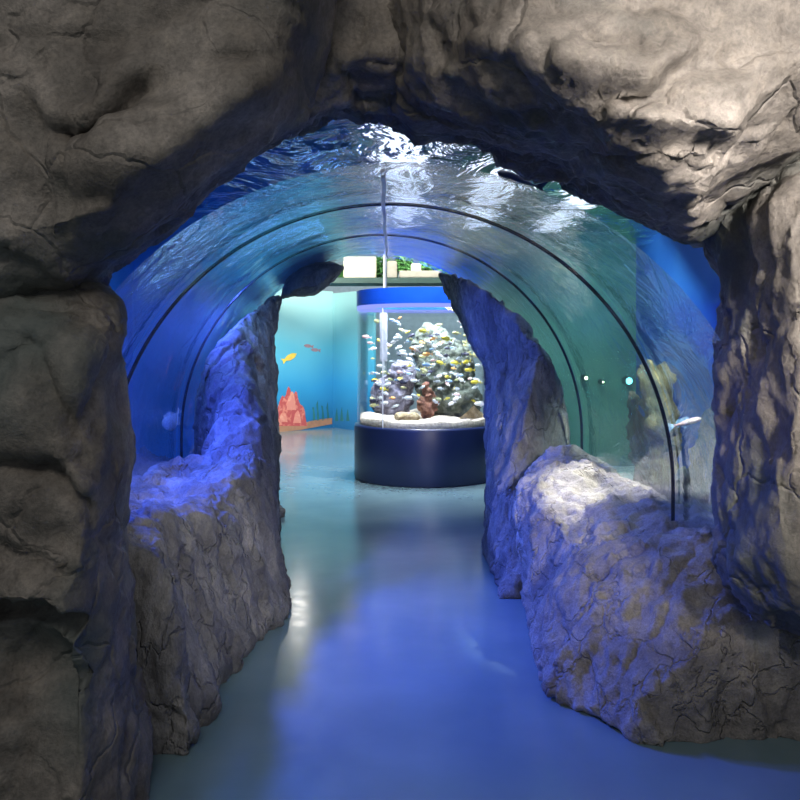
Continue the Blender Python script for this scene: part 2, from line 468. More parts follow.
# acrylic tunnel geometry
R_IN = 1.525
def tcx(Y): return -.054+(Y-4.6)/1.9*(-.087)
def tcz(Y): return .959+(Y-4.6)/1.9*(.091)
def arc_pt(Y, a, r):      # a = 0 right spring line ... pi left spring line
    return Vector((tcx(Y)+r*math.cos(a), Y, tcz(Y)+r*math.sin(a)))
def profile(Y, r, na=72, foot=.42):
    pts = [Vector((tcx(Y)+r, Y, foot)), Vector((tcx(Y)+r, Y, (foot+tcz(Y))/2))]
    pts += [arc_pt(Y, PI*i/na, r) for i in range(na+1)]
    pts += [Vector((tcx(Y)-r, Y, (foot+tcz(Y))/2)), Vector((tcx(Y)-r, Y, foot))]
    return pts
def apx(Y, a_deg, dr=0):   # pixel of a point on the acrylic (for rocks hugging it)
    v = arc_pt(Y, math.radians(a_deg), R_IN+dr)
    return (400+v.x/Y*F, HZ-(v.z-EYE)/Y*F)

def fl(Y): return HZ+EYE/Y*F+1
# right end rock: section polygon from aisle foot up the inner face then back down along the acrylic
def rsec(Y, inner, top_a, dr=-.03):
    o = [apx(Y, top_a, dr), apx(Y, top_a*.66, dr), apx(Y, top_a*.33, dr), apx(Y, 0, dr)]
    fx = o[-1][0]
    return (Y, [(inner[0][0], fl(Y))]+inner+o+[(fx, fl(Y))])
rock_col_r = rock('rock_column', [
 (5.8, [(500, fl(5.8)), (503, 596), (507, 590), (513, 582), (520, 578), (524, 576), (530, 580), (534, 590), (536, 596), (538, fl(5.8))]),
 (6.35, [(493, fl(6.35)), (490, 560), (494, 520), (500, 490), (508, 470), (515, 462), (530, 462), (540, 480), (550, 520), (560, fl(6.35))]),
 rsec(6.75, [(489, 540), (496, 470), (512, 420), (526, 385), (540, 350)], 14),
 rsec(7.15, [(488, 530), (492, 450), (505, 390), (512, 350), (508, 318)], 36),
 rsec(7.6, [(488, 520), (490, 440), (498, 380), (492, 345), (484, 305)], 50),
 rsec(8.1, [(488, 510), (488, 430), (487, 372), (470, 345), (458, 296)], 60),
 rsec(8.9, [(489, 500), (488, 430), (486, 366), (468, 335), (446, 288)], 64),
 rsec(9.15, [(492, 495), (491, 430), (490, 372), (474, 340), (455, 292)], 60),
], M['inner'], vox=.02, k=3, sm=3, seed=52, amp=.03, scale=2.2, fine=.010, crack=.02, cscale=2.2, stretch=.45, plane=.03, pscale=3)
tag(rock_col_r, 'dark rock column closing the right side of the tunnel end beside the round tank', 'rock column')

def lsec(Y, inner, top_a, dr=-.03):
    o = [apx(Y, top_a, dr), apx(Y, 180-(180-top_a)*.66, dr), apx(Y, 180-(180-top_a)*.33, dr), apx(Y, 180, dr)]
    fx = o[-1][0]
    return (Y, [(inner[0][0], fl(Y))]+inner+o+[(fx, fl(Y))])
rock_col_l = rock('rock_column', [
 (5.85, [(276, fl(5.85)), (275, 560), (272, 520), (264, 490), (255, 474), (240, 462), (225, 462), (212, 470), (206, 500), (200, fl(5.85))]),
 (6.3, [(274, fl(6.3)), (274, 530), (270, 460), (262, 410), (250, 390), (236, 384), (222, 392), (212, 420), (205, 470), (200, fl(6.3))]),
 lsec(6.8, [(274, 530), (270, 450), (262, 390), (248, 350), (232, 335)], 158),
 lsec(7.3, [(275, 520), (272, 440), (268, 375), (258, 336), (243, 316)], 148),
 lsec(7.9, [(276, 510), (274, 430), (272, 370), (270, 330), (262, 308)], 140),
 lsec(8.7, [(277, 500), (276, 430), (275, 370), (272, 335), (279, 308)], 132),
 lsec(9.15, [(275, 495), (273, 430), (272, 370), (268, 340), (274, 312)], 134),
], M['inner'], vox=.02, k=3, sm=3, seed=61, amp=.03, scale=2.4, fine=.010, crack=.03, cscale=2.2, stretch=.4, plane=.035, pscale=3)
tag(rock_col_l, 'craggy rock column at the left of the tunnel end beside the painted mural', 'rock column')

# rock lobe hanging from the tunnel end, upper left
def lobe(Y, s):
    pts = [(280, 298), (296, 296), (314, 295), (332, 283), (346, 268), (330, 262), (306, 266), (288, 278)]
    cx, cy = 316, 279
    return (Y, [(cx+(x-cx)*s, cy+(y-cy)*s) for x, y in pts])
rock_lobe = rock('hanging_rock', [lobe(8.55, .5), lobe(8.75, .9), lobe(9.0, 1.0), lobe(9.15, .9)], M['inner'], vox=.018, sm=2, seed=70, amp=.015, scale=3, fine=.008, crack=.01, keep_floor=False)
tag(rock_lobe, 'dark hanging rock knob at the upper left rim of the tunnel end', 'rock')

# ------------------------------------------------------------------ acrylic tunnel
tunnel = thing('acrylic_tunnel', 'clear blue-tinted acrylic arch tunnel with dark joints running under the aquarium water', 'aquarium tunnel', (0, 6.4, .42))
M['acrylic'] = clear_mat('acrylic', (.93, .975, 1.0), refl=.55, wavy=.28)
def panel(y0, y1):
    ys = [y0+(y1-y0)*i/6 for i in range(7)]
    vs = []; fs = []
    rows = []
    for Y in ys:
        a = profile(Y, R_IN); b = profile(Y, R_IN+.04)
        rows.append((len(vs), len(a))); vs += a+b
    n = len(profile(y0, 1))
    for (i0, _), (i1, _) in zip(rows, rows[1:]):
        for j in range(n-1):
            fs.append((i0+j, i0+j+1, i1+j+1, i1+j))
            fs.append((i0+n+j, i1+n+j, i1+n+j+1, i0+n+j+1))
    return mesh_of(vs, fs, 'panel', True)
for y0, y1 in ((3.5, 4.585), (4.615, 6.485), (6.515, 9.2)):
    link('acrylic_panel', panel(y0, y1), M['acrylic'], tunnel)
def ring(Y, wid, r0, r1, foot=.42):
    vs = []; fs = []
    for yy, r in ((Y-wid/2, r0), (Y+wid/2, r0), (Y+wid/2, r1), (Y-wid/2, r1)):
        vs += [Vector((p.x, yy, p.z)) for p in profile(Y, r, foot=foot)]
    n = len(vs)//4
    for q in range(4):
        a = q*n; b = ((q+1) % 4)*n
        for j in range(n-1): fs.append((a+j, a+j+1, b+j+1, b+j))
    return mesh_of(vs, fs, 'ring', True)
M['joint'] = simple('joint_sealant', (.012, .02, .04), rough=.18, spec=.9, coat=.6)
M['pale'] = simple('pale_finish', (.75, .78, .85), rough=.4)
link('joint', ring(4.6, .018, R_IN-.003, R_IN+.014), M['joint'], tunnel)
link('joint', ring(6.5, .018, R_IN-.003, R_IN+.014), M['joint'], tunnel)
M['rim'] = simple('rim_edge', (.05, .16, .5), rough=.15, spec=.8)
# pale strip along the crown, modelled in place of the post's reflection
vs = []; fs = []
ys = [3.56+(9.2-3.56)*i/30 for i in range(31)]
for i, Y in enumerate(ys):
    cx = (384+(Y-4.75)*.7-400)/F*Y+.004*math.sin(i*.9)
    z = tcz(Y)+math.sqrt(max(0, R_IN**2-(cx-tcx(Y))**2))-.012
    for dx, dz in ((-.009, 0), (.009, 0), (.009, .012), (-.009, .012)): vs.append(Vector((cx+dx, Y, z+dz)))
for i in range(30):
    for q in range(4): fs.append((i*4+q, i*4+(q+1) % 4, i*4+4+(q+1) % 4, i*4+4+q))
sm_ = link('crown_reflection', mesh_of(vs, fs), M['pale'], tunnel); sm_['label'] = 'thin pale strip along the crown, a modelled reflection of the post'
for o in list(tunnel.children): child(o, tunnel)

# ------------------------------------------------------------------ aquarium around the tunnel
XL, XR, YF, YB, ZB, ZW = -2.9, 2.56, 4.05, 9.22, .42, 2.80
def two_tone_wall(name, c1, c2, c3, scale=1.2):
    m, nt, nd, lk = mat_new(name)
    out = N(nd, 'ShaderNodeOutputMaterial'); b = N(nd, 'ShaderNodeBsdfPrincipled', Roughness=.6)
    tc = N(nd, 'ShaderNodeTexCoord'); nz = N(nd, 'ShaderNodeTexNoise', Scale=scale, Detail=5.0, Distortion=.6)
    lk.new(tc.outputs['Object'], nz.inputs['Vector'])
    rp = ramp(nd, [(.3, c1), (.5, c2), (.7, c3)])
    lk.new(nz.outputs['Fac'], rp.inputs[0]); lk.new(rp.outputs[0], b.inputs['Base Color'])
    lk.new(b.outputs[0], out.inputs[0]); return m
M['blue_wall'] = two_tone_wall('blue_liner', (.01, .06, .36), (.015, .085, .46), (.03, .12, .52), .7)
M['left_wall'] = two_tone_wall('left_liner', (.03, .17, .42), (.05, .25, .55), (.07, .30, .60), .6)
M['green_wall'] = two_tone_wall('green_liner', (.06, .17, .15), (.11, .26, .22), (.19, .34, .27), 1.3)
M['sand'] = simple('pale_sand', (.42, .55, .55), rough=.9, var=.25, scale=20, bump=.4)
M['dim'] = simple('dark_paint', (.03, .035, .05), rough=.8)
def quad(name, pts, mat): return struct(name, mesh_of(pts, [(0, 1, 2, 3)]), mat)
ZT = 4.2
quad('wall_left', [(XL, YF, 0), (XL, YB, 0), (XL, YB, ZT), (XL, YF, ZT)], M['left_wall'])
quad('wall_right', [(XR, YF, 0), (XR, YB, 0), (XR, YB, ZT), (XR, YF, ZT)], M['blue_wall'])
def back_half(side):
    p = profile(YB, R_IN+.04, 48, ZB)
    n = len(p)//2
    half = p[:n+1] if side > 0 else p[n:]
    X = XR if side > 0 else XL
    vs = list(half); fs = []
    m = len(half)
    out_pts = []
    for q in half:
        a = math.atan2(q.z-tcz(YB), q.x-tcx(YB))
        if a < -.001 or a > PI: out_pts.append(Vector((X, YB, q.z))); continue
        if q.z <= tcz(YB)+.01: out_pts.append(Vector((X, YB, q.z))); continue
        dx, dz = math.cos(a), math.sin(a)
        tx = (X-tcx(YB))/dx if abs(dx) > 1e-6 and dx*side > 0 else 1e9
        tz = (ZT-tcz(YB))/dz if dz > 1e-6 else 1e9
        if tx < tz: out_pts.append(Vector((X, YB, q.z+dz*(tx-R_IN-.04))))
        else: out_pts.append(Vector((q.x+dx*(tz-R_IN-.04), YB, ZT)))
    vs += out_pts
    for i in range(m-1): fs.append((i, i+1, m+i+1, m+i))
    # corner
    for i in range(m-1):
        a, b = out_pts[i], out_pts[i+1]
        if (abs(a.z-ZT) < 1e-4) != (abs(b.z-ZT) < 1e-4):
            vs.append(Vector((X, YB, ZT))); fs.append((m+i, m+i+1, len(vs)-1))
    return mesh_of(vs, fs)
struct('wall_back', back_half(-1), M['left_wall'])
struct('wall_back', back_half(1), M['green_wall'])
# tank beds left and right of the tunnel
def bed(name, x0, x1):
    nx, ny = 30, 60; vs = []; fs = []
    for j in range(ny+1):
        for i in range(nx+1):
            x = x0+(x1-x0)*i/nx; y = YF+(YB-YF)*j/ny
            vs.append((x, y, ZB+.05*noise.fractal(Vector((x*1.3, y*1.3, 0)), 1, 2, 4)+.02))
    for j in range(ny):
        for i in range(nx):
            a = j*(nx+1)+i; fs.append((a, a+1, a+nx+2, a+nx+1))
    return mesh_of(vs, fs, name, True)
for x0, x1 in ((XL, -1.45), (1.3, XR)):
    o = struct('floor_aquarium', bed('b', x0, x1), M['sand'])
bm = bmesh.new(); add_box(bm, XL-.05, XR+.05, YF, YB+.05, ZT, ZT+.05)
o = obj_bm('ceiling_aquarium', bm, M['dim']); o['kind'] = 'structure'

# rippled water surface
m, nt, nd, lk = mat_new('water_surface')
out = N(nd, 'ShaderNodeOutputMaterial'); gl = N(nd, 'ShaderNodeBsdfGlossy', Roughness=.03)
gl.inputs[0].default_value = (.93, .95, 1, 1)
tr = N(nd, 'ShaderNodeBsdfRefraction', IOR=1.15, Roughness=.02); tr.inputs[0].default_value = (.8, .9, 1, 1)
ms = N(nd, 'ShaderNodeMixShader'); ms.inputs[0].default_value = .55
tc = N(nd, 'ShaderNodeTexCoord'); mp = N(nd, 'ShaderNodeMapping'); mp.inputs['Scale'].default_value = (1.0, .8, 1)
nz = N(nd, 'ShaderNodeTexNoise', Scale=2.2, Detail=4.0, Distortion=1.0, Roughness=.55)
bp = N(nd, 'ShaderNodeBump', Strength=.9, Distance=.22)
lk.new(tc.outputs['Object'], mp.inputs[0]); lk.new(mp.outputs[0], nz.inputs['Vector'])
lk.new(nz.outputs['Fac'], bp.inputs['Height']); lk.new(bp.outputs[0], gl.inputs['Normal']); lk.new(bp.outputs[0], tr.inputs['Normal'])
lk.new(tr.outputs[0], ms.inputs[1]); lk.new(gl.outputs[0], ms.inputs[2]); lk.new(ms.outputs[0], out.inputs[0])
M['water'] = m
ws = link('water_surface', mesh_of([(XL, YF, ZW), (XR, YF, ZW), (XR, YB, ZW), (XL, YB, ZW)], [(3, 2, 1, 0)]), M['water'])
ws['kind'] = 'stuff'; ws['label'] = 'rippled silvery water surface seen from below above the tunnel'; ws['category'] = 'water'

# ------------------------------------------------------------------ floors, hall and far room
m, nt, nd, lk = mat_new('painted_floor')
out = N(nd, 'ShaderNodeOutputMaterial'); b = N(nd, 'ShaderNodeBsdfPrincipled')
tc = N(nd, 'ShaderNodeTexCoord'); n1 = N(nd, 'ShaderNodeTexNoise', Scale=1.1, Detail=6.0); n2 = N(nd, 'ShaderNodeTexNoise', Scale=9.0, Detail=5.0)
lk.new(tc.outputs['Object'], n1.inputs['Vector']); lk.new(tc.outputs['Object'], n2.inputs['Vector'])
rp = ramp(nd, [(.3, (.12, .20, .24)), (.55, (.155, .245, .28)), (.75, (.20, .29, .32))])
lk.new(n1.outputs['Fac'], rp.inputs[0]); lk.new(rp.outputs[0], b.inputs['Base Color'])
rr = ramp(nd, [(.3, (.15,)*3), (.7, (.22,)*3)]); lk.new(n2.outputs['Fac'], rr.inputs[0]); lk.new(rr.outputs[0], b.inputs['Roughness'])
bp = N(nd, 'ShaderNodeBump', Strength=.03, Distance=.01); lk.new(n1.outputs['Fac'], bp.inputs['Height']); lk.new(bp.outputs[0], b.inputs['Normal'])
b.inputs['Specular IOR Level'].default_value = .6
lk.new(b.outputs[0], out.inputs[0]); M['floor'] = m
quad('floor', [(-9, -4, 0), (9, -4, 0), (9, 21, 0), (-9, 21, 0)], M['floor'])
M['ceil'] = simple('ceiling_paint', (.35, .37, .36), rough=.9)
quad('ceiling', [(-9, YB, 4.4), (9, YB, 4.4), (9, 21, 4.4), (-9, 21, 4.4)], M['ceil'])
M['roomwall'] = simple('room_wall_paint', (.32, .42, .50), rough=.8)
quad('wall_far', [(-9, 20.5, 0), (9, 20.5, 0), (9, 20.5, 4.4), (-9, 20.5, 4.4)], M['roomwall'])
quad('wall_room_left', [(-9, YB, 0), (-9, 20.5, 0), (-9, 20.5, 4.4), (-9, YB, 4.4)], M['roomwall'])
quad('wall_room_right', [(7, YB, 0), (7, 20.5, 0), (7, 20.5, 4.4), (7, YB, 4.4)], M['roomwall'])
for x0, x1 in ((-9, XL), (XR, 7)):
    quad('wall_front', [(x0, YB, 0), (x1, YB, 0), (x1, YB, 4.4), (x0, YB, 4.4)], M['roomwall'])
quad('wall_front', [(XL, YB, ZT), (XR, YB, ZT), (XR, YB, 4.4), (XL, YB, 4.4)], M['roomwall'])
for x0, x1 in ((-9, XL-.02), (XR+.02, 9)):
    quad('wall_entrance', [(x0, 4.03, 0), (x1, 4.03, 0), (x1, 4.03, 3.1), (x0, 4.03, 3.1)], M['dim'])
quad('wall_entrance', [(-9, 4.03, 3.1), (9, 4.03, 3.1), (9, 4.03, 4.4), (-9, 4.03, 4.4)], M['dim'])

# mural: two painted panels meeting in a corner, on the far wall
m, nt, nd, lk = mat_new('mural_paint')
out = N(nd, 'ShaderNodeOutputMaterial'); b = N(nd, 'ShaderNodeBsdfPrincipled', Roughness=.55)
tc = N(nd, 'ShaderNodeTexCoord'); sp = N(nd, 'ShaderNodeSeparateXYZ'); lk.new(tc.outputs['Object'], sp.inputs[0])
nz = N(nd, 'ShaderNodeTexNoise', Scale=.9, Detail=4.0); lk.new(tc.outputs['Object'], nz.inputs['Vector'])
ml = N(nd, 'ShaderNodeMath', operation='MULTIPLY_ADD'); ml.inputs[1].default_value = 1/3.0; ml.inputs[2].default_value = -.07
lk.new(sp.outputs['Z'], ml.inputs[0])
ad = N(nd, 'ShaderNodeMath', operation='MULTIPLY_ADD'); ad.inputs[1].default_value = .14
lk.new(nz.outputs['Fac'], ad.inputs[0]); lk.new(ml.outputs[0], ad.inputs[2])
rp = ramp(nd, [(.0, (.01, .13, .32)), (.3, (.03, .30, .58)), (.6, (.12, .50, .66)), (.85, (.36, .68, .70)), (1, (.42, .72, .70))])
lk.new(ad.outputs[0], rp.inputs[0]); lk.new(rp.outputs[0], b.inputs['Base Color']); lk.new(b.outputs[0], out.inputs[0])
M['mural'] = m
def panel_box(p0, p1, z0, z1, th=.05):
    d = (p1-p0).normalized(); nrm = Vector((d.y, -d.x, 0))
    if nrm.y > 0: nrm = -nrm
    vs = []
    for q in (p0, p1, p1-nrm*th, p0-nrm*th):
        vs += [Vector((q.x, q.y, z0)), Vector((q.x, q.y, z1))]
    fs = [(0, 2, 3, 1), (2, 4, 5, 3), (4, 6, 7, 5), (6, 0, 1, 7), (1, 3, 5, 7), (0, 6, 4, 2)]
    return mesh_of(vs, fs)
def fx(px, Y): return Vector(((px-400)/F*Y, Y, 0))
MA, MB_, MC = fx(215, 16.6), fx(333, 18.6), fx(374, 17.4)
mural = thing('wall_mural', 'painted underwater mural in aqua and blue on the far wall left of the tank', 'mural', (MB_.x, MB_.y, 0))
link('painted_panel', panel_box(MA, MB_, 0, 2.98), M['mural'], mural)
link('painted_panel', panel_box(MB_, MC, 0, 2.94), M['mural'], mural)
def on_panel(px, py, A, B, off=.006):
    # intersect the view line with the panel plane (painted things sit on the panel)
    d = (B-A); k = (px-400)/F
    # A.x + t d.x = k (A.y + t d.y)
    t = (k*A.y-A.x)/(d.x-k*d.y)
    Y = A.y+t*d.y
    n = Vector((d.y, -d.x, 0)).normalized()
    if n.y > 0: n = -n
    v = Vector((A.x+t*d.x, Y, EYE+(HZ-py)/F*Y))
    return v+n*off
def paint(name, pts, A, B, mat, lab=None, off=.006):
    vs = [on_panel(x, y, A, B, off) for x, y in pts]
    back = [on_panel(x, y, A, B, 0) for x, y in pts]
    n = len(vs)
    me = mesh_of(vs+back, [tuple(range(n))]+[(i, (i+1) % n, n+(i+1) % n, n+i) for i in range(n)])
    o = link(name, me, mat, mural)
    if lab: o['label'] = lab
    return o
def paintmat(n, c, c2=None, s=6): return two_tone_wall(n, c, c, c2 or c, s)
M['p_red'] = paintmat('coral_red', (.50, .09, .09), (.75, .28, .2), 9)
M['p_pink'] = paintmat('coral_pink', (.72, .26, .20), (.8, .42, .3), 8)
M['p_yel'] = paintmat('fish_yellow', (.85, .62, .08), (.9, .4, .1), 5)
M['p_red2'] = paintmat('fish_rust', (.40, .22, .26))
M['p_weed'] = paintmat('weed_green', (.02, .15, .17), (.04, .24, .22), 3)
M['p_sand'] = paintmat('seabed_brown', (.42, .22, .13), (.25, .14, .10), 3)
rr_ = random.Random(4)
seabed = [(262, 440), (262, 428), (275, 425), (285, 424), (300, 425), (310, 421), (322, 419), (332, 418), (332, 424), (316, 427), (300, 430), (280, 432)]
paint('painted_seabed', seabed, MA, MB_, M['p_sand'], 'brown painted seabed strip')
def coral_shape(cx, base, wd, h, n=26):
    pts = []
    for i in range(n+1):
        t = i/n; x = cx-wd/2+wd*t
        hh = h*(1-abs(2*t-1)**1.6)**.7*(.9+.1*math.sin(i*1.1+cx))
        pts.append((x+rr_.uniform(-.5, .5), base-hh))
    return pts+[(cx+wd/2, base), (cx-wd/2, base)]
paint('painted_coral', coral_shape(290, 426, 34, 40), MA, MB_, M['p_red'], 'tall red coral', .008)
for cx, b_, w_, h_ in ((291, 410, 10, 20), (283, 422, 9, 12), (297, 423, 8, 14), (277, 425, 10, 8)):
    paint('painted_coral', coral_shape(cx, b_, w_, h_, 8), MA, MB_, M['p_pink'], 'salmon pink coral branch', .012)
def pfish(cx, cy, L, ang, mat, lab):
    base = [(-.5, 0), (-.25, -.17), (.1, -.2), (.38, -.08), (.6, -.2), (.55, 0), (.6, .2), (.38, .06), (.1, .18), (-.25, .16)]
    ca, sa = math.cos(ang), math.sin(ang)
    paint('painted_fish', [(cx+L*(x*ca-y*sa), cy+L*(x*sa+y*ca)) for x, y in base], MA, MB_, mat, lab, .01)
pfish(290, 357, 15, PI-.5, M['p_yel'], 'yellow painted fish')
pfish(308, 346, 9, .15, M['p_red2'], 'small rust painted fish'); pfish(315, 350, 9, .1, M['p_red2'], 'small rust painted fish')
for px in (314, 318, 323, 328):
    paint('painted_seaweed', [(px-1.2, 421), (px-1.0, 412), (px-1.8, 407+rr_.uniform(-3, 3)), (px-.3, 404+rr_.uniform(-4, 4)), (px+.3, 411), (px+1.4, 420)], MA, MB_, M['p_weed'], 'dark green seaweed')
for px in (337, 342, 348):
    paint('painted_seaweed', [(px-1.6, 421), (px-1.2, 414), (px, 409+rr_.uniform(-3, 3)), (px+.6, 414), (px+1.6, 421)], MB_, MC, M['p_weed'], 'dark green seaweed')
for o in list(mural.children): child(o, mural)

# planter shelf above the mural with cream boxes and greenery
bm = bmesh.new(); add_box(bm, -3.4, 3.2, 15.6, 16.4, 2.93, 3.03)
M['shelf'] = simple('dark_green_shelf', (.03, .07, .06), rough=.7)
o = obj_bm('trim_1', bm, M['shelf']); o['kind'] = 'structure'
for x in (-3.3, 3.1):
    bm = bmesh.new(); add_box(bm, x-.05, x+.05, 15.9, 16.1, 3.03, 4.4)
    o = obj_bm('trim_2', bm, M['shelf']); o['kind'] = 'structure'
M['cream'] = simple('cream_render', (.60, .55, .43), rough=.6, var=.05)
M['beige'] = simple('beige_render', (.36, .34, .28), rough=.7, var=.12)
M['leaf'] = simple('leaf_green', (.05, .17, .04), rough=.5, var=.5, scale=20)
def cx_at(px, Y): return (px-400)/F*Y
def planter(px0, px1, z1, mat, lab, Y=15.62, D=.3):
    bm = bmesh.new(); a, b_ = cx_at(px0, Y), cx_at(px1, Y)
    add_box(bm, a, b_, Y, Y+D, 3.03, z1, .015)
    o = obj_bm('planter_box', bm, mat); o.location = (0, 0, 0)
    return tag(o, lab, 'planter')
planter(343.5, 376, 3.42, M['cream'], 'large cream box on the shelf above the mural, left of the pale post')
planter(387, 397, 3.34, M['beige'], 'small grey beige box on the shelf just right of the pale post')
planter(399, 441, 3.16, M['beige'], 'low wide beige trough on the shelf above the round tank')
planter(411, 421, 3.32, M['cream'], 'small cream box on the shelf behind the low beige trough', Y=15.95, D=.08)
def shrub(px0, px1, z0, z1, lab, n=220, Y=16.24):
    a, b_ = cx_at(px0, Y), cx_at(px1, Y)
    t = thing('potted_plant', lab, 'plant', ((a+b_)/2, Y, 3.03))
    bm = bmesh.new()
    for i in range(n):
        c = Vector((R.uniform(a, b_), Y+R.uniform(-.1, .1), R.uniform(z0, z1)))
        u = Vector((R.uniform(-1, 1), R.uniform(-1, 1), R.uniform(-.6, 1))).normalized()*R.uniform(.05, .11)
        s = u.orthogonal().normalized()*.028
        vs = [bm.verts.new(q) for q in (c-u, c-s, c+u, c+s)]
        bm.faces.new(vs)
    o = obj_bm('foliage', bm, M['leaf'], t); child(o, t)
    bm = bmesh.new()
    for i in range(5):
        x = a+(b_-a)*(i+.5)/5
        add_box(bm, x-.012, x+.012, Y-.012, Y+.012, 3.03, z1-.08)
    o = obj_bm('stem', bm, M['shelf'], t); child(o, t)
shrub(331, 344, 3.0, 3.28, 'green trailing plant at the left end of the shelf beside the cream box')
shrub(376, 388, 3.1, 3.45, 'green plant between the large cream box and the small beige box')
shrub(396, 412, 3.2, 3.50, 'green plant behind the low beige trough')
shrub(420, 446, 3.15, 3.42, 'green plant at the right end of the shelf above the round tank')
# pale post
bm = bmesh.new()
px = cx_at(385, 13.6); lathe(bm, [(.03, 0), (.03, 4.4)], 16, (px, 13.6))
lathe(bm, [(.0, 0), (.09, 0), (.09, .02), (.03, .03)], 16, (px, 13.6))
po = obj_bm('post', bm, M['pale'], smooth=True); tag(po, 'thin pale post standing behind the round tank', 'post')

# ------------------------------------------------------------------ cylindrical tank
TX, TY, TR = .335, 11.4, .905
TZ0, TZ1 = .72, 2.48
tank = thing('cylinder_aquarium', 'large round aquarium with navy base and bright blue top rim full of small fish', 'aquarium', (TX, TY, 0))
M['navy'] = simple('navy_cladding', (.010, .018, .072), rough=.35, var=.08, scale=2)
M['band'] = simple('blue_band', (.01, .10, .80), rough=.3, var=.06)
M['rimglow'] = emit('blue_rim_light', (.30, .36, 1.0), 1.1)
M['glass'] = clear_mat('tank_glass', (.95, .98, .99), refl=.45)
bm = bmesh.new(); lathe(bm, [(.0, 0), (.93, 0), (.945, .03), (.945, TZ0-.03), (.94, TZ0), (.0, TZ0)], 96); obj_bm('base', bm, M['navy'], tank, True)
bm = bmesh.new(); lathe(bm, [(TR, TZ0), (TR, TZ1-.2)], 96); lathe(bm, [(TR-.03, TZ0), (TR-.03, TZ1-.2)], 96); obj_bm('glass_wall', bm, M['glass'], tank, True)
bm = bmesh.new(); lathe(bm, [(TR-.035, TZ1-.2), (TR+.012, TZ1-.2), (TR+.012, TZ1), (TR-.035, TZ1), (TR-.035, TZ1-.2)], 96); obj_bm('top_band', bm, M['band'], tank, False)
bm = bmesh.new(); lathe(bm, [(TR-.05, TZ1-.25), (TR+.004, TZ1-.25), (TR+.004, TZ1-.2), (TR-.05, TZ1-.2), (TR-.05, TZ1-.25)], 96); obj_bm('rim_light', bm, M['rimglow'], tank, False)
bm = bmesh.new()
a0 = math.atan2(-.72, -.547)
for r in (TR+.006,):
    for da in (0,):
        cxs, cys = r*math.cos(a0), r*math.sin(a0)
        add_box(bm, cxs-.007, cxs+.007, cys-.006, cys+.006, TZ0, TZ1-.25)
o = obj_bm('seam_strip', bm, M['pale'], tank); o['label'] = 'thin white vertical seam strip'
bm = bmesh.new(); lathe(bm, [(0, TZ1-.30), (TR-.03, TZ1-.30)], 64)
m, nt, nd, lk = mat_new('tank_water_top')
out = N(nd, 'ShaderNodeOutputMaterial'); gl = N(nd, 'ShaderNodeBsdfGlossy', Roughness=.06); gl.inputs[0].default_value = (.9, .92, 1, 1)
tr = N(nd, 'ShaderNodeBsdfTransparent'); tr.inputs[0].default_value = (.9, .95, 1, 1); ms = N(nd, 'ShaderNodeMixShader'); ms.inputs[0].default_value = .45
nz = N(nd, 'ShaderNodeTexNoise', Scale=6.0, Detail=3.0); bp = N(nd, 'ShaderNodeBump', Strength=.3, Distance=.05); tc = N(nd, 'ShaderNodeTexCoord')
lk.new(tc.outputs['Object'], nz.inputs['Vector'])
lk.new(nz.outputs['Fac'], bp.inputs['Height']); lk.new(bp.outputs[0], gl.inputs['Normal'])
lk.new(tr.outputs[0], ms.inputs[1]); lk.new(gl.outputs[0], ms.inputs[2]); lk.new(ms.outputs[0], out.inputs[0])
obj_bm('water', bm, m, tank, True)
# sand
vs = []; fs = []; nr, na = 14, 64
for i in range(nr+1):
    for j in range(na):
        r = (TR-.035)*i/nr; a = 2*PI*j/na; x, y = r*math.cos(a), r*math.sin(a)
        vs.append((x, y, TZ0+.07+.05*noise.fractal(Vector((x*3, y*3, 1)), 1, 2, 3)+.05*(y+.9)/1.8))
for i in range(nr):
    for j in range(na):
        a = i*na+j; b_ = i*na+(j+1) % na; fs.append((a, b_, b_+na, a+na))
M['tsand'] = simple('coral_sand', (.40, .34, .28), rough=.9, var=.25, scale=30, bump=.5)
base_i = len(vs)
for j in range(na): vs.append((vs[nr*na+j][0], vs[nr*na+j][1], TZ0))
for j in range(na): fs.append((nr*na+j, nr*na+(j+1) % na, base_i+(j+1) % na, base_i+j))
link('sand', mesh_of(vs, fs, 's', True), M['tsand'], tank)

def blob_rock(name, blobs, mat, seed, vox=.02, amp=.03, label=None, cat='rock', fine=.02, stretch=1, crack=.02, group=None, sm=2, scale=4):
    bm = bmesh.new()
    for x, y, z, rx, ry, rz in blobs:
        r = bmesh.ops.create_icosphere(bm, subdivisions=3, radius=1, matrix=Matrix.Translation((x, y, z)) @ Matrix.Diagonal((rx, ry, rz, 1)))
    me = remeshed(bm, vox, sm); me.materials.clear()
    displace(me, amp=amp, scale=scale, seed=seed, fine=fine, crack=crack, cscale=5, stretch=stretch, keep_floor=False)
    o = link(name, me, mat)
    if label: tag(o, label, cat, group)
    return o
M['trock'] = rock_mat('grey_green_rock', (.06, .08, .06), (.14, .165, .13), (.26, .29, .23), scale=4, bump=1)
M['trock2'] = rock_mat('purple_grey_rock', (.16, .15, .20), (.28, .26, .34), (.42, .40, .5), scale=4, bump=1)
M['tred'] = rock_mat('red_brown_wood', (.16, .06, .04), (.32, .13, .08), (.5, .3, .2), scale=6, bump=1)
M['tyel'] = rock_mat('yellow_stone', (.35, .25, .12), (.6, .45, .25), (.8, .68, .45), scale=6, bump=1)
blob_rock('rock', [(TX+.28, TY+.3, 1.35, .42, .30, .55), (TX+.10, TY+.35, 1.75, .28, .25, .30), (TX+.45, TY+.25, 1.0, .35, .3, .3)], M['trock'], 3, .03, label='tall grey-green rock stack at the back of the round tank')
